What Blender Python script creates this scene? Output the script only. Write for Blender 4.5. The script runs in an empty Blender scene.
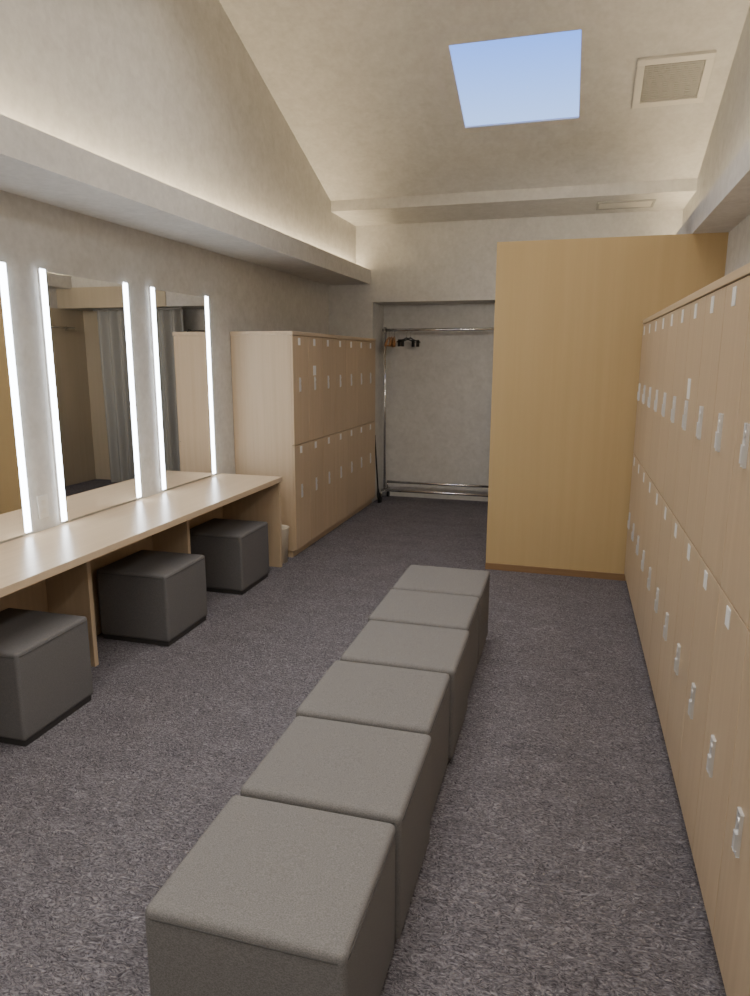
import bpy, bmesh, math, random
from mathutils import Matrix, Vector
random.seed(4)
SC = bpy.context.scene
COL = SC.collection
R = math.radians

# ------------------------------------------------------------------ materials
def new_mat(name):
    m = bpy.data.materials.new(name); m.use_nodes = True
    nt = m.node_tree; b = nt.nodes['Principled BSDF']
    return m, nt, b
def N(nt, t, **kw):
    n = nt.nodes.new(t)
    for k, v in kw.items():
        try: n.inputs[k].default_value = v
        except Exception: setattr(n, k, v)
    return n
def pos_scaled(nt, scale):
    g = nt.nodes.new('ShaderNodeNewGeometry')
    mp = nt.nodes.new('ShaderNodeMapping'); mp.inputs['Scale'].default_value = scale
    nt.links.new(g.outputs['Position'], mp.inputs['Vector'])
    return mp.outputs['Vector']
def ramp(nt, fac, stops):
    r = nt.nodes.new('ShaderNodeValToRGB')
    els = r.color_ramp.elements
    while len(els) < len(stops): els.new(0.5)
    for e, (p, c) in zip(els, stops):
        e.position = p; e.color = (*c, 1)
    nt.links.new(fac, r.inputs['Fac'])
    return r.outputs['Color']
def bump(nt, b, h, strength, dist=0.01):
    bp = nt.nodes.new('ShaderNodeBump')
    bp.inputs['Strength'].default_value = strength; bp.inputs['Distance'].default_value = dist
    nt.links.new(h, bp.inputs['Height']); nt.links.new(bp.outputs['Normal'], b.inputs['Normal'])

def mat_plain(name, c, rough=0.5, metal=0.0, emis=None, es=0):
    m, nt, b = new_mat(name)
    b.inputs['Base Color'].default_value = (*c, 1); b.inputs['Roughness'].default_value = rough
    b.inputs['Metallic'].default_value = metal
    if emis:
        b.inputs['Emission Color'].default_value = (*emis, 1); b.inputs['Emission Strength'].default_value = es
    return m
def mat_wood(name, c1, c2, scale, rough=0.45):
    m, nt, b = new_mat(name)
    v = pos_scaled(nt, scale)
    n1 = N(nt, 'ShaderNodeTexNoise', Scale=1.0, Detail=6.0, Roughness=0.6)
    nt.links.new(v, n1.inputs['Vector'])
    oi = nt.nodes.new('ShaderNodeObjectInfo')
    col = ramp(nt, n1.outputs['Fac'], [(0.3, c1), (0.7, c2)])
    hs = nt.nodes.new('ShaderNodeHueSaturation')
    mr = nt.nodes.new('ShaderNodeMapRange'); mr.inputs['To Min'].default_value = 0.96; mr.inputs['To Max'].default_value = 1.04
    nt.links.new(oi.outputs['Random'], mr.inputs['Value']); nt.links.new(mr.outputs['Result'], hs.inputs['Value'])
    nt.links.new(col, hs.inputs['Color']); nt.links.new(hs.outputs['Color'], b.inputs['Base Color'])
    b.inputs['Roughness'].default_value = rough
    bump(nt, b, n1.outputs['Fac'], 0.02)
    return m
def mat_wall(name, c1, c2):
    m, nt, b = new_mat(name)
    v = pos_scaled(nt, (1, 1, 1))
    n1 = N(nt, 'ShaderNodeTexNoise', Scale=9.0, Detail=7.0, Roughness=0.62, Distortion=0.5)
    nt.links.new(v, n1.inputs['Vector'])
    n2 = N(nt, 'ShaderNodeTexNoise', Scale=28.0, Detail=5.0, Roughness=0.6)
    nt.links.new(v, n2.inputs['Vector'])
    mx = nt.nodes.new('ShaderNodeMath'); mx.operation = 'MULTIPLY_ADD'; mx.inputs[1].default_value = 0.45
    nt.links.new(n2.outputs['Fac'], mx.inputs[0]); 
    m2 = nt.nodes.new('ShaderNodeMath'); m2.operation = 'MULTIPLY'; m2.inputs[1].default_value = 0.55
    nt.links.new(n1.outputs['Fac'], m2.inputs[0]); nt.links.new(m2.outputs[0], mx.inputs[2])
    nt.links.new(ramp(nt, mx.outputs[0], [(0.36, c1), (0.62, c2)]), b.inputs['Base Color'])
    b.inputs['Roughness'].default_value = 0.85
    bump(nt, b, n2.outputs['Fac'], 0.06)
    return m
def mat_carpet():
    m, nt, b = new_mat('carpet')
    v = pos_scaled(nt, (1, 1.8, 1))
    n1 = N(nt, 'ShaderNodeTexNoise', Scale=26.0, Detail=3.0, Roughness=0.55, Distortion=4.5)
    n2 = N(nt, 'ShaderNodeTexNoise', Scale=4.0, Detail=3.0)
    vo = N(nt, 'ShaderNodeTexVoronoi', Scale=85.0)
    for n in (n1, n2, vo): nt.links.new(v, n.inputs['Vector'])
    a = nt.nodes.new('ShaderNodeMath'); a.operation = 'MULTIPLY_ADD'; a.inputs[1].default_value = 0.18
    nt.links.new(vo.outputs['Distance'], a.inputs[0]); nt.links.new(n1.outputs['Fac'], a.inputs[2])
    a2 = nt.nodes.new('ShaderNodeMath'); a2.operation = 'MULTIPLY_ADD'; a2.inputs[1].default_value = 0.12
    nt.links.new(n2.outputs['Fac'], a2.inputs[0]); nt.links.new(a.outputs[0], a2.inputs[2])
    nt.links.new(ramp(nt, a2.outputs[0], [(0.44, (0.074, 0.066, 0.076)), (0.61, (0.172, 0.157, 0.174)), (0.80, (0.315, 0.292, 0.312))]), b.inputs['Base Color'])
    b.inputs['Roughness'].default_value = 0.95
    b.inputs['Specular IOR Level'].default_value = 0.1
    bump(nt, b, a.outputs[0], 1.0, 0.02)
    return m
def mat_fabric(name, c1, c2, sc=260, rough=0.9, bs=.25):
    m, nt, b = new_mat(name)
    tc = nt.nodes.new('ShaderNodeTexCoord')
    mp = nt.nodes.new('ShaderNodeMapping'); mp.inputs['Scale'].default_value = (1, 1.8, 1.8)
    nt.links.new(tc.outputs['Object'], mp.inputs['Vector'])
    n1 = N(nt, 'ShaderNodeTexNoise', Scale=float(sc), Detail=2.0, Roughness=0.6)
    nt.links.new(mp.outputs['Vector'], n1.inputs['Vector'])
    nt.links.new(ramp(nt, n1.outputs['Fac'], [(0.35, c1), (0.65, c2)]), b.inputs['Base Color'])
    b.inputs['Roughness'].default_value = rough
    b.inputs['Specular IOR Level'].default_value = 0.25
    bump(nt, b, n1.outputs['Fac'], bs, 0.003)
    return m

M = dict(
    wall=mat_wall('mottled_wallpaper', (0.525, 0.507, 0.475), (0.625, 0.607, 0.573)),
    carpet=mat_carpet(),
    wood_v=mat_wood('ash_wood_upright', (0.495, 0.37, 0.24), (0.555, 0.425, 0.285), (38, 38, 1.3)),
    wood_h=mat_wood('ash_wood_along', (0.535, 0.405, 0.268), (0.605, 0.47, 0.322), (40, 1.3, 40), 0.30),
    wood_p=mat_wood('partition_wood', (0.515, 0.37, 0.18), (0.55, 0.40, 0.20), (20, 20, 0.7), 0.5),
    wood_d=mat_wood('brown_skirting_wood', (0.24, 0.14, 0.068), (0.30, 0.18, 0.09), (2, 40, 40), 0.5),
    wood_t=mat_wood('dull_tan_panel', (0.46, 0.39, 0.28), (0.50, 0.425, 0.31), (20, 20, 0.7), 0.6),
    bench=mat_fabric('grey_woven_fabric', (0.118, 0.111, 0.107), (0.190, 0.180, 0.174), 280, .9, .2),
    stool=mat_fabric('charcoal_upholstery', (0.115, 0.109, 0.108), (0.143, 0.136, 0.134), 160, 0.75, .12),
    seam=mat_plain('grey_seam', (0.055, 0.052, 0.05), 0.9),
    seam2=mat_plain('charcoal_seam', (0.065, 0.062, 0.06), 0.7),
    black=mat_plain('black_plastic', (0.012, 0.012, 0.012), 0.5),
    plinth=mat_plain('charcoal_plinth', (0.04, 0.037, 0.036), 0.6),
    chrome=mat_plain('chrome', (0.75, 0.75, 0.76), 0.15, 1.0),
    steel=mat_plain('satin_steel', (0.74, 0.74, 0.74), 0.36, 0.6),
    white=mat_plain('white_plastic', (0.86, 0.85, 0.83), 0.45),
    offwhite=mat_plain('off_white_paint', (0.66, 0.63, 0.57), 0.6),
    plate=mat_plain('outlet_plastic', (0.68, 0.66, 0.62), 0.45),
    rail=mat_plain('grey_rail', (0.25, 0.24, 0.22), 0.5),
    grille=mat_plain('olive_grey_grille', (0.37, 0.36, 0.325), 0.7),
    mirror=mat_plain('mirror_silver', (0.93, 0.93, 0.93), 0.01, 1.0),
    led=mat_plain('led_diffuser', (0.9, 0.9, 0.9), 0.5, 0, (0.84, 0.92, 1.0), 16.0),
    curtain=mat_fabric('grey_curtain_cloth', (0.33, 0.325, 0.305), (0.39, 0.385, 0.36), 200),
    hanger=mat_plain('brown_hanger_wood', (0.36, 0.18, 0.075), 0.4),
    bin=mat_plain('beige_bin_plastic', (0.70, 0.63, 0.51), 0.5),
)
def mat_glass():
    m, nt, b = new_mat('skylight_glazing')
    for n in list(nt.nodes):
        if n.type != 'OUTPUT_MATERIAL': nt.nodes.remove(n)
    out = [n for n in nt.nodes if n.type == 'OUTPUT_MATERIAL'][0]
    t = nt.nodes.new('ShaderNodeBsdfTransparent'); t.inputs['Color'].default_value = (0.97, 0.98, 1, 1)
    g = nt.nodes.new('ShaderNodeBsdfGlossy'); g.inputs['Roughness'].default_value = 0.02
    mx = nt.nodes.new('ShaderNodeMixShader'); mx.inputs['Fac'].default_value = 0.02
    nt.links.new(t.outputs[0], mx.inputs[1]); nt.links.new(g.outputs[0], mx.inputs[2]); nt.links.new(mx.outputs[0], out.inputs['Surface'])
    return m
M['glass'] = mat_glass()

# ------------------------------------------------------------------ mesh helpers
def bm_box(bm, x0, x1, y0, y1, z0, z1, bev=0.0, seg=2):
    r = bmesh.ops.create_cube(bm, size=1.0)
    vs = r['verts']
    for v in vs:
        v.co = Vector(((x0+x1)/2 + v.co.x*(x1-x0), (y0+y1)/2 + v.co.y*(y1-y0), (z0+z1)/2 + v.co.z*(z1-z0)))
    if bev > 0:
        es = list({e for v in vs for e in v.link_edges})
        bmesh.ops.bevel(bm, geom=es, offset=bev, segments=seg, profile=0.5, affect='EDGES')
def bm_tube(bm, pts, rad, n=10, cap=True):
    pts = [Vector(p) for p in pts]
    rads = rad if isinstance(rad, (list, tuple)) else [rad]*len(pts)
    rings = []
    prev = None
    for i, p in enumerate(pts):
        if i == 0: t = pts[1]-p
        elif i == len(pts)-1: t = p-pts[i-1]
        else: t = (pts[i+1]-p).normalized() + (p-pts[i-1]).normalized()
        t.normalize()
        if prev is None:
            a = Vector((0, 0, 1)) if abs(t.z) < 0.9 else Vector((1, 0, 0))
            u = t.cross(a).normalized()
        else:
            u = (prev - t*prev.dot(t)).normalized()
        prev = u
        w = t.cross(u)
        rings.append([bm.verts.new(p + (u*math.cos(2*math.pi*k/n) + w*math.sin(2*math.pi*k/n))*rads[i]) for k in range(n)])
    for a, b in zip(rings, rings[1:]):
        for k in range(n):
            f = bm.faces.new((a[k], a[(k+1) % n], b[(k+1) % n], b[k])); f.smooth = True
    if cap:
        bm.faces.new(rings[0][::-1]); bm.faces.new(rings[-1])
def bm_lathe(bm, prof, n=28, c=(0, 0)):
    rings = [[bm.verts.new((c[0]+r*math.cos(2*math.pi*k/n), c[1]+r*math.sin(2*math.pi*k/n), z)) for k in range(n)] for r, z in prof]
    for a, b in zip(rings, rings[1:]):
        for k in range(n):
            f = bm.faces.new((a[k], a[(k+1) % n], b[(k+1) % n], b[k])); f.smooth = True
    bm.faces.new(rings[0][::-1]); bm.faces.new(rings[-1])
def obj(name, bm, mat, parent=None, loc=(0, 0, 0), smooth=False):
    bmesh.ops.recalc_face_normals(bm, faces=bm.faces[:])
    me = bpy.data.meshes.new(name); bm.to_mesh(me); bm.free()
    me.materials.append(mat)
    if smooth:
        for p in me.polygons: p.use_smooth = True
    o = bpy.data.objects.new(name, me); COL.objects.link(o)
    o.location = loc
    if parent: o.parent = parent
    return o
def box(name, mat, parent, x0, x1, y0, y1, z0, z1, bev=0.0, seg=2, loc=(0, 0, 0)):
    bm = bmesh.new(); bm_box(bm, x0, x1, y0, y1, z0, z1, bev, seg)
    return obj(name, bm, mat, parent, loc)
def tag(o, label, cat, group=None):
    o['label'] = label; o['category'] = cat
    if group: o['group'] = group
    return o
def thing(name, label, cat, loc=(0, 0, 0), rz=0, group=None):
    o = bpy.data.objects.new(name, None); COL.objects.link(o)
    o.empty_display_size = 0.1
    o.location = loc; o.rotation_euler = (0, 0, rz)
    return tag(o, label, cat, group)
def struct(o):
    o['kind'] = 'structure'; return o
def share(src, parent, loc=None):
    c = src.copy(); COL.objects.link(c); c.parent = parent
    if loc is not None: c.location = loc
    return c
def boxes(name, mat, lst):
    bm = bmesh.new()
    for b in lst: bm_box(bm, *b)
    return struct(obj(name, bm, mat))

# ------------------------------------------------------------------ room shell
XL, XR = -2.65, 0.88            # lower walls
UL, UR = -2.343, 0.84           # upper walls behind the coves
YB, YF, YA = -1.6, 7.36, 7.80   # rear wall, header wall, alcove back
ZL0, ZL1 = 2.365, 2.51
SL = 0.374
def zc(y): return 3.05 + SL*(6.59 - y)
boxes('floor', M['carpet'], [(XL-.2, XR+.2, YB-.2, YA+.2, -.1, 0)])
boxes('wall_left', M['wall'], [(XL-.2, XL, YB-.2, YF+.2, 0, ZL0+.02)])
boxes('wall_left_upper', M['wall'], [(XL-.2, UL, YB-.2, YF+.2, ZL0+.02, 5.0)])
boxes('wall_right', M['wall'], [(XR, XR+.2, YB-.2, YA+.2, 0, ZL0+.06)])
boxes('wall_right_upper', M['wall'], [(UR, XR+.2, YB-.2, YF+.2, ZL0+.06, 5.0)])
boxes('wall_rear', M['wall'], [(XL-.2, XR+.2, YB-.2, YB, 0, 5.0)])
AX = -2.157
boxes('wall_back', M['wall'], [(XL, AX, YF, YA, 0, 2.18), (XL, XR+.1, YF, YF+.15, 2.18, 3.2), (AX-.1, XR+.1, YF+.15, YA+.2, 2.18, 2.3), (AX-.1, XR+.1, YA, YA+.2, 0, 2.18)])
boxes('trim_1', M['wall'], [(XL, -2.18, YB, YF, ZL0, ZL0+.045), (-2.2, -2.18, YB, YF, ZL0+.045, ZL1)])
boxes('trim_2', M['wall'], [(.66, XR, YB, YF, ZL0+.04, ZL0+.085), (.66, .68, YB, YF, ZL0+.085, ZL1+.04)])
boxes('trim_3', M['wall'], [(UL-.05, UR+.02, 6.59, YF+.02, 2.955, 3.10)])
# ceiling with skylight opening
bm = bmesh.new()
SX0, SX1, SY0, SY1 = -.955, -.11, 5.04, 5.80
xs = [UL-.1, SX0, SX1, UR+.1]; ys = [2.4, SY0, SY1, 6.60]
g = [[bm.verts.new((x, y, zc(y))) for x in xs] for y in ys]
for j in range(3):
    for i in range(3):
        if (i, j) == (1, 1): continue
        bm.faces.new((g[j][i], g[j][i+1], g[j+1][i+1], g[j+1][i]))
za = zc(2.4)
b0 = bm.verts.new((xs[0], YB-.1, za-SL*4.1)); b1 = bm.verts.new((xs[3], YB-.1, za-SL*4.1))
bm.faces.new((g[0][0], g[0][3], b1, b0))
struct(obj('ceiling', bm, M['wall']))
# skylight
ang = math.atan(SL)
nrm = Vector((0, math.sin(ang), math.cos(ang)))
bm = bmesh.new()
cs = [Vector((x, y, zc(y))) for x, y in ((SX0, SY0), (SX1, SY0), (SX1, SY1), (SX0, SY1))]
lo = [bm.verts.new(c) for c in cs]; hi = [bm.verts.new(c + nrm*0.014) for c in cs]
for k in range(4): bm.faces.new((lo[k], lo[(k+1) % 4], hi[(k+1) % 4], hi[k]))
sky = struct(obj('window_1', bm, M['white']))
bm = bmesh.new()
bm.faces.new([bm.verts.new(c + nrm*0.012) for c in cs])
obj('glass', bm, M['glass'], sky)
# partition
boxes('wall_partition', M['wood_p'], [(-.61, XR, 5.21, 5.27, 0, 2.405)])
boxes('baseboard_partition', M['wood_d'], [(-.612, .41, 5.198, 5.21, 0, .05)])
boxes('trim_4', M['wood_t'], [(XR-.012, XR, 5.28, YA, 0, 2.18), (.25, XR-.012, YA-.012, YA, 0, 2.18), (-.62, XR, YF-.012, YF, 2.18, 2.42)])

# ------------------------------------------------------------------ lockers
def make_handle_bm(s):
    bm = bmesh.new()
    bm_box(bm, 0, s*.006, -.0155, .0155, -.056, .056, .0025)
    bm_box(bm, s*.006, s*.011, -.008, .008, -.046, .000, .0025)
    bm_tube(bm, [(s*.005, 0, .030), (s*.010, 0, .030)], .010, 14)
    return bm
def bank(name, label, ax, face_x, back_x, y0, y1, cols, stickers, H, ZD, rz=0, zlow=.535, zup=1.39):
    """doors face the aisle; ax=+1 faces +x, -1 faces -x"""
    root = thing(name, label, 'lockers', ((face_x+back_x)/2, (y0+y1)/2, 0), rz)
    ox, oy = root.location.x, root.location.y
    s = ax
    body_f = face_x - s*.018
    bx0, bx1 = sorted((back_x, body_f))
    box('body', M['wood_v'], root, bx0-ox, bx1-ox, y0-oy, y1-oy, .055, H-.03, .002)
    tx0, tx1 = sorted((back_x, face_x + s*.004))
    box('top', M['wood_h'], root, tx0-ox, tx1-ox, y0-oy-.003, y1-oy, H-.03, H, .003)
    px0, px1 = sorted((back_x, body_f - s*.02))
    box('plinth', M['wood_v'], root, px0-ox, px1-ox, y0-oy+.01, y1-oy, 0, .055)
    w = (y1-y0)/cols
    hs = ps = None
    doors = {}
    for c in range(cols):
        for tier in range(2):
            z0, z1 = ((.065, ZD-.003) if tier == 0 else (ZD+.003, H-.034))
            cy = y0 + (c+.5)*w - oy; cz = (z0+z1)/2
            if tier not in doors:
                bm = bmesh.new()
                a, b = sorted((0, s*.018))
                bm_box(bm, a, b, -w/2+.0024, w/2-.0024, -(z1-z0)/2, (z1-z0)/2, .0015)
                d = obj('door', bm, M['wood_v'], root)
                doors[tier] = d
            else:
                d = share(doors[tier], root)
            d.location = (body_f - ox, cy, cz)
            hy = -s*(w/2 - .135)
            hz = (zlow if tier == 0 else zup) - cz
            pz = z1 - .042 - cz
            if hs is None:
                hs = obj('handle', make_handle_bm(s), M['steel'], d, (s*.018, hy, hz)); hs['label'] = 'silver lock handle'
                bm = bmesh.new(); a, b = sorted((0, s*.003)); bm_box(bm, a, b, -.022, .022, -.028, .028, .001)
                ps = obj('number_plate', bm, M['white'], d, (s*.018, hy, pz)); ps['label'] = 'small white number plate'
            else:
                share(hs, d, (s*.018, hy, hz)); share(ps, d, (s*.018, hy, pz))
            if (c, tier) in stickers:
                bm = bmesh.new(); a, b = sorted((0, s*.0015)); bm_box(bm, a, b, -.032, .032, -.04, .04)
                obj('sticker', bm, M['white'], d, (s*.018, hy, hz+.105))['label'] = 'white notice sticker'
    return root
bank('lockers', 'pale wood two-tier lockers past the mirrors, end panel beside the counter', 1, -2.122, XL+.004, 5.06, 7.355, 7, {(1, 1)}, 1.80, .918)
bank('lockers', 'long pale wood two-tier lockers running along the wall beside the wooden partition', -1, .420, XR-.035, 5.190-.339*12, 5.190, 12, {(5, 1)}, 1.857, .950, .0100, .485, 1.378)

# ------------------------------------------------------------------ cube ottomans
def rounded_cube_bm(wx, wy, h0, h1, bev, crown):
    bm = bmesh.new()
    r = bmesh.ops.create_cube(bm, size=1.0)
    for v in r['verts']:
        v.co = Vector((v.co.x*wx, v.co.y*wy, h0 if v.co.z < 0 else h1))
    bmesh.ops.bevel(bm, geom=bm.edges[:], offset=bev, segments=5, profile=0.6, affect='EDGES')
    bmesh.ops.subdivide_edges(bm, edges=[e for e in bm.edges if e.calc_length() > wy*.4], cuts=7, use_grid_fill=True)
    for v in bm.verts:
        q = max(0, 1-(2*v.co.x/wx)**2)*max(0, 1-(2*v.co.y/wy)**2)
        if v.co.z > h1-bev*.5: v.co.z += crown*q
        zz = (v.co.z-h0)/(h1-h0)
        k = 1 + .003*max(0, 4*zz*(1-zz))
        v.co.x *= k; v.co.y *= k
    return bm
def seam_bm(wx, wy, z, r, c):
    bm = bmesh.new()
    hx, hy = wx/2, wy/2; pts = []
    for cx, cy, a0 in ((hx-c, hy-c, 0), (-hx+c, hy-c, 90), (-hx+c, -hy+c, 180), (hx-c, -hy+c, 270)):
        for k in range(6):
            a = R(a0 + 90*k/5)
            pts.append((cx+c*math.cos(a), cy+c*math.sin(a), z))
    pts.append(pts[0])
    bm_tube(bm, pts, r, 6, cap=False)
    return bm
cache = {}
def ottoman(name, label, cat, x, y, rz, wx, wy, h, mat, seam, group, base_in=.02, bev=.02):
    t = thing(name, label, cat, (x, y, 0), rz, group)
    key = (wx, h, mat.name)
    if key not in cache:
        a = obj('cover', rounded_cube_bm(wx-.004, wy-.004, .028, h, bev, .007), mat, t, smooth=True)
        b = obj('piping', seam_bm(wx-.003, wy-.003, h-bev-.001, .0020, bev+.006), seam, t)
        c = box('base', M['plinth'], t, -wx/2+base_in, wx/2-base_in, -wy/2+base_in, wy/2-base_in, 0, .03, .003)
        cache[key] = (a, b, c)
    else:
        for p in cache[key]: share(p, t)
    return t
ords = ['nearest to the camera in the central bench row', 'second from the near end of the bench row', 'third from the near end of the bench row',
        'fourth from the near end of the bench row', 'fifth from the near end of the bench row', 'farthest in the bench row, towards the partition']
dx = (0, .010, -.002, .012, .002, .008)
for i in range(6):
    ottoman('ottoman', 'grey woven fabric cube seat, ' + ords[i], 'ottoman', -.621 - .008*i + dx[i], 1.117+.2235+.453*i, R(.7+random.uniform(-.3, .3)),
            .473, .438, .417, M['bench'], M['seam'], 'grey cube seats pushed together as a central bench', .02, .021)
for (y, lab) in ((2.345, 'charcoal cube stool under the near end of the counter, cut by the frame'), (3.42, 'charcoal cube stool below the middle mirror, between two counter supports'),
                 (4.33, 'charcoal cube stool at the far end of the counter, below the far mirror')):
    ottoman('stool', lab, 'stool', -2.35, y, R(random.uniform(-1, 1)), .45, .45, .42, M['stool'], M['seam2'], 'dark cube stools along the counter', .012, .018)

# ------------------------------------------------------------------ vanity counter
t = thing('vanity_counter', 'long pale wood vanity counter below the lit mirrors', 'counter', (-2.4, 2.9, 0))
def cbox(name, mat, x0, x1, y0, y1, z0, z1, bev=.002):
    return box(name, mat, t, x0+2.4, x1+2.4, y0-2.9, y1-2.9, z0, z1, bev)
XC = XL+.004
cbox('countertop', M['wood_h'], XC, -2.125, .6, 4.82, .675, .712)
cbox('side_panel', M['wood_v'], XC, -2.14, 4.785, 4.815, 0, .675)
for y in (.95, 1.91, 2.87, 3.83):
    cbox('support_panel', M['wood_v'], XC, -2.36, y, y+.03, 0, .675)
cbox('back_panel', M['wood_v'], XC, -2.625, .6, 4.785, 0, .675)

# ------------------------------------------------------------------ mirrors with LED strips
for y0, y1, lab in ((2.12, 2.80, 'vanity mirror at the left edge of the photo with its white light strip'),
                    (3.06, 3.74, 'middle vanity mirror between two upright light strips, curtain reflected'),
                    (4.02, 4.70, 'far vanity mirror beside the lockers between two upright light strips')):
    t = thing('mirror', lab, 'mirror', (XL, (y0+y1)/2, .725), 0, 'lit mirrors above the counter')
    w = y1-y0
    box('glass', M['mirror'], t, 0, .012, -w/2+.017, w/2-.017, 0, 1.30)
    for s in (-1, 1):
        h = box('light_housing', M['white'], t, 0, .010, s*w/2-.0185, s*w/2+.0185, 0, 1.315)
        box('light_strip', M['led'], h, .010, .017, s*w/2-.0180, s*w/2+.0180, .005, 1.31)['label'] = 'glowing white light strip'
# outlet
t = thing('wall_outlet', 'white wall outlet plate between the two nearest mirrors', 'outlet', (XL, 2.925, .835))
box('cover_plate', M['plate'], t, 0, .008, -.036, .036, -.06, .06, .003)
for z in (-.022, .022): box('socket', M['offwhite'], t, .008, .010, -.014, .014, z-.013, z+.013, .001)

# ------------------------------------------------------------------ waste bin
bm = bmesh.new()
bm_lathe(bm, [(.054, 0), (.070, .275), (.074, .285), (.068, .285), (.064, .275), (.050, .012)])
t = thing('waste_bin', 'small pale beige waste bin in the gap between counter and lockers', 'bin', (-2.205, 4.925, 0))
obj('body', bm, M['bin'], t)
bm = bmesh.new(); bm_tube(bm, [(.072*math.cos(R(a)), .072*math.sin(R(a)), .284) for a in range(0, 361, 15)], .004, 8, cap=False)
obj('rim', bm, M['bin'], t)

# ------------------------------------------------------------------ coat rack in the alcove
RX0, RX1, RY = -2.075, -.78, 7.575
t = thing('coat_rack', 'chrome clothes rack standing in the alcove at the back', 'coat rack', ((RX0+RX1)/2, RY, 0))
hw = (RX1-RX0)/2
bm = bmesh.new(); bm_tube(bm, [(-hw-.03, 0, 1.90), (hw+.03, 0, 1.90)], .016, 12); obj('top_rail', bm, M['chrome'], t)
for s in (-1, 1):
    bm = bmesh.new(); bm_tube(bm, [(s*hw, 0, .10), (s*hw, 0, 1.93)], .016, 12); obj('upright', bm, M['chrome'], t)
    bm = bmesh.new(); bm_tube(bm, [(s*hw, -.19, .10), (s*hw, .19, .10)], .016, 12); f = obj('foot_bar', bm, M['chrome'], t)
    for q in (-1, 1):
        bm = bmesh.new(); bm_tube(bm, [(s*hw-.012, q*.17, .030), (s*hw+.012, q*.17, .030)], .030, 16)
        bm_tube(bm, [(s*hw, q*.17, .03), (s*hw, q*.17, .10)], .008, 8)
        obj('caster', bm, M['black'], t)
for y, z in ((-.12, .135), (.12, .19)):
    bm = bmesh.new(); bm_tube(bm, [(-hw, y, z), (hw, y, z)], .015, 10)
    for s in (-1, 1): bm_tube(bm, [(s*hw, y, .10), (s*hw, y, z)], .010, 8)
    obj('lower_rail', bm, M['chrome'], t)

def hook_pts(): 
    pts = [(0, 0, -.085), (0, 0, -.05)]
    for a in range(-90, 151, 20):
        pts.append((0.024*math.cos(R(a)), 0, -.0 + .024*math.sin(R(a)) - .004))
    return pts
wparts = []
def wood_hanger(x, rz):
    h = thing('coat_hanger', 'brown wooden coat hanger at the left end of the chrome rack', 'hanger', (x, RY, 1.896), R(90)+rz, 'wooden hangers on the rack')
    if not wparts:
        bm = bmesh.new(); bm_tube(bm, hook_pts(), .0025, 8); a = obj('hook', bm, M['chrome'], h)
        bm = bmesh.new()
        bm_tube(bm, [(-.20, 0, -.165), (-.12, 0, -.112), (0, 0, -.078), (.12, 0, -.112), (.20, 0, -.165)], [.015, .012, .013, .012, .015], 10)
        bm_tube(bm, [(-.19, 0, -.165), (.19, 0, -.165)], .006, 8)
        b = obj('shoulder', bm, M['hanger'], h); wparts.extend([a, b])
    else:
        for p in wparts: share(p, h)
for x, a in ((-2.03, 4), (-2.0, 9), (-1.97, 14)): wood_hanger(x, R(a))
cparts = []
def clip_hanger(x, rz):
    h = thing('clip_hanger', 'black clip hanger hanging beside the wooden hangers on the rack', 'hanger', (x, RY, 1.896), R(90)+rz, 'black clip hangers on the rack')
    if not cparts:
        bm = bmesh.new(); bm_tube(bm, hook_pts(), .0025, 8); a = obj('hook', bm, M['chrome'], h)
        bm = bmesh.new(); bm_tube(bm, [(-.17, 0, -.125), (-.05, 0, -.10), (0, 0, -.08), (.05, 0, -.10), (.17, 0, -.125)], .007, 8); b = obj('bar', bm, M['black'], h)
        cparts.extend([a, b])
        for s in (-1, 1):
            bm = bmesh.new(); bm_box(bm, s*.13-.018, s*.13+.018, -.010, .010, -.175, -.10, .004); cparts.append(obj('clip', bm, M['black'], h))
    else:
        for p in cparts: share(p, h)
for x, a in ((-1.835, -22), (-1.79, -26)): clip_hanger(x, R(a))

# leaning shoehorn
bm = bmesh.new()
bm_tube(bm, [(0, 0, .003), (-.010, .004, .10), (-.016, .006, .17), (-.056, .02, .72), (-.060, .022, .76)], [.016, .018, .009, .008, .011], 10)
tag(obj('shoehorn', bm, M['black'], None, (-2.080, 7.372, 0)), 'long dark shoehorn leaning by the alcove edge beside the rack', 'shoehorn')

# curtain behind the partition (seen in the mirrors)
t = thing('curtain', 'grey pleated curtain seen only in the mirrors, behind the partition', 'curtain', (-.12, 7.52, 0))
bm = bmesh.new()
nx = 160; rows = []
for z in (.03, .6, 1.3, 1.9, 2.15):
    row = []
    for i in range(nx+1):
        u = i/nx; x = -.60 + 1.16*u
        amp = .04*(1 if z < 2 else .8)
        y = amp*math.sin(u*2*math.pi*8 + .6*math.sin(u*9+z*.5)) + .008*math.sin(u*40+z)
        row.append(bm.verts.new((x, y, z)))
    rows.append(row)
for a, b in zip(rows, rows[1:]):
    for i in range(nx):
        f = bm.faces.new((a[i], a[i+1], b[i+1], b[i])); f.smooth = True
obj('cloth', bm, M['curtain'], t)
bm = bmesh.new(); bm_box(bm, -.61, .62, -.012, .012, 2.155, 2.18, .002)
obj('curtain_rail', bm, M['rail'], t)
# wall rail on right wall behind the partition
t = thing('wall_rail', 'chrome rail fixed to the wood wall, reflected in the middle mirror', 'rail', (XR-.012, 7.15, 1.95))
bm = bmesh.new(); bm_tube(bm, [(-.10, -.33, 0), (-.10, .33, 0)], .012, 12); obj('bar', bm, M['chrome'], t)
for s in (-1, 1):
    bm = bmesh.new(); bm_tube(bm, [(0, s*.30, 0), (-.10, s*.30, 0)], .009, 10); bm_tube(bm, [(0, s*.30, 0), (-.008, s*.30, 0)], .025, 14); obj('bracket', bm, M['chrome'], t)

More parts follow.
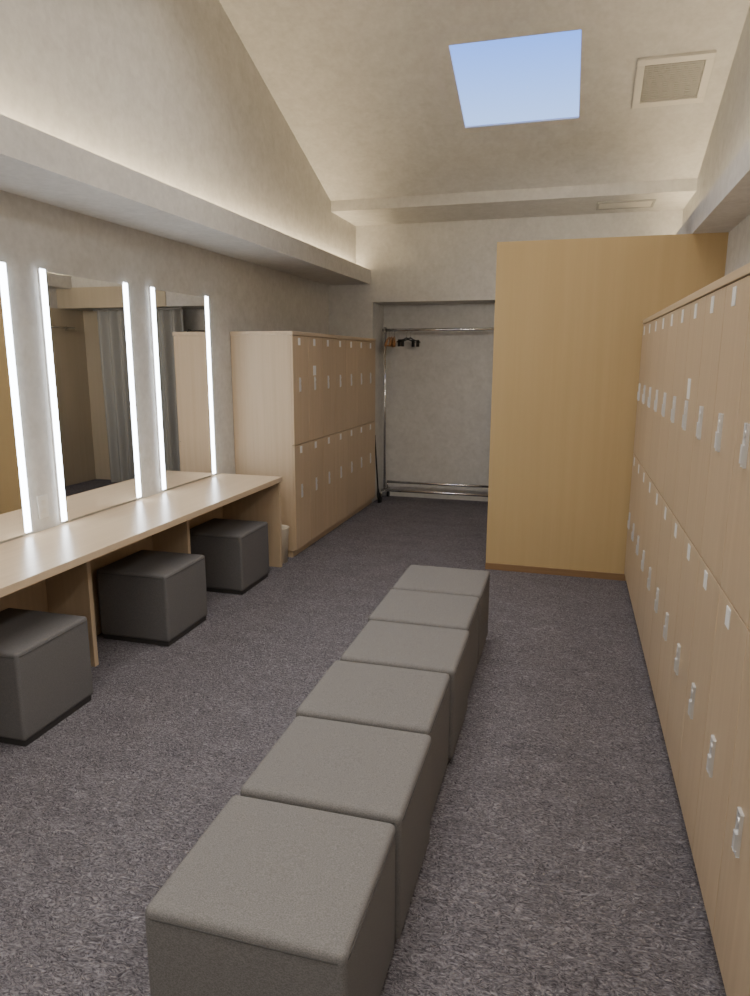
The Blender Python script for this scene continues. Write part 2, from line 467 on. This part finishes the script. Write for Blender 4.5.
# ceiling vent
t = thing('ceiling_vent', 'square beige ceiling vent beside the skylight', 'vent', (.487, 5.52, zc(5.52)))
t.rotation_euler = (-ang, 0, 0)
bm = bmesh.new()
W, D, F = .235, .225, .05
for b in ((-W, W, -D, -D+F), (-W, W, D-F, D), (-W, -W+F, -D+F, D-F), (W-F, W, -D+F, D-F)): bm_box(bm, *b, -.022, 0, .003)
obj('frame', bm, M['offwhite'], t)
bm = bmesh.new()
for k in range(18):
    y = -D+F + (k+.5)*(2*D-2*F)/18
    bm_box(bm, -W+F, W-F, y-.007, y+.007, -.009, -.004)
for k in range(10):
    x = -W+F + (k+.5)*(2*W-2*F)/10
    bm_box(bm, x-.004, x+.004, -D+F, D-F, -.008, -.005)
bm_box(bm, -W+F, W-F, -D+F, D-F, -.003, 0)
obj('grille', bm, M['grille'], t)
t = thing('ceiling_vent', 'slim rectangular air grille in the low soffit above the partition', 'vent', (.31, 6.98, 2.955))
bm = bmesh.new(); W, D, F = .245, .15, .022
for b in ((-W, W, -D, -D+F), (-W, W, D-F, D), (-W, -W+F, -D+F, D-F), (W-F, W, -D+F, D-F)): bm_box(bm, *b, -.012, 0, .002)
obj('frame', bm, M['grille'], t)
box('panel', M['offwhite'], t, -W+F, W-F, -D+F, D-F, -.006, 0)

# ------------------------------------------------------------------ lights
def area(name, loc, rot, sx, sy, power, col, spread=None):
    l = bpy.data.lights.new(name, 'AREA'); l.shape = 'RECTANGLE'; l.size = sx; l.size_y = sy; l.energy = power; l.color = col
    if spread: l.spread = R(spread)
    o = bpy.data.objects.new(name, l); COL.objects.link(o); o.location = loc; o.rotation_euler = rot
    return o
warm = (1.0, 0.81, 0.52)
area('cove_light', (-2.300, (YB+YF)/2, 2.465), (R(180), R(-40), 0), .025, YF-YB-.1, 56, warm)
area('cove_light', (.795, (YB+YF)/2, 2.505), (R(180), R(40), 0), .025, YF-YB-.1, 56, warm)
# added soft fill lights, no fittings, under both slopes, above and behind the camera
for y in (-1.0, .6, 2.4, 3.7):
    for x in (-1.45, -.75, -.05):
        z = zc(y) if y > 2.4 else za - SL*(2.4-y)
        area('ceiling_fill', (x, y, z-.06), (0, 0, 0), .45, .45, 9.2, (1.0, 0.96, 0.90), 122)
# fill lights added out of view: at the rear wall behind the camera, tilted up, and at the upper right wall facing across the room
area('wall_fill', (-.9, YB+.05, 2.1), (R(104), 0, 0), 2.2, .5, 16, (1.0, 0.945, 0.87))
area('wall_fill', (UR-.03, 1.7, 3.05), (0, R(47), 0), .3, 3.2, 24, (1.0, 0.96, 0.91), 114)
# unseen fill light added at the back of the partition, lighting the changing area behind it
area('partition_fill', (.1, 5.29, 2.25), (R(68), 0, 0), 1.2, .15, 12, (1.0, 0.93, 0.82), 140)

w = bpy.data.worlds.new('sky'); SC.world = w; w.use_nodes = True
nt = w.node_tree; bg = nt.nodes['Background']
tc = nt.nodes.new('ShaderNodeTexCoord'); sp = nt.nodes.new('ShaderNodeSeparateXYZ')
nt.links.new(tc.outputs['Generated'], sp.inputs[0])
nt.links.new(ramp(nt, sp.outputs['Z'], [(0.275, (0.38, 0.58, 1.0)), (0.375, (0.15, 0.34, 1.0))]), bg.inputs['Color'])
bg.inputs['Strength'].default_value = 2.2

# ------------------------------------------------------------------ camera
cam = bpy.data.cameras.new('camera'); co = bpy.data.objects.new('camera', cam); COL.objects.link(co)
cam.sensor_fit = 'VERTICAL'; cam.sensor_height = 36; cam.lens = 695/996*36
cam.clip_start = .05
co.matrix_world = Matrix.Translation((0, 0, 1.6)) @ Matrix.Rotation(R(16.1), 4, 'Z') @ Matrix.Rotation(R(90-11.40), 4, 'X') @ Matrix.Rotation(R(.15), 4, 'Z')
SC.camera = co
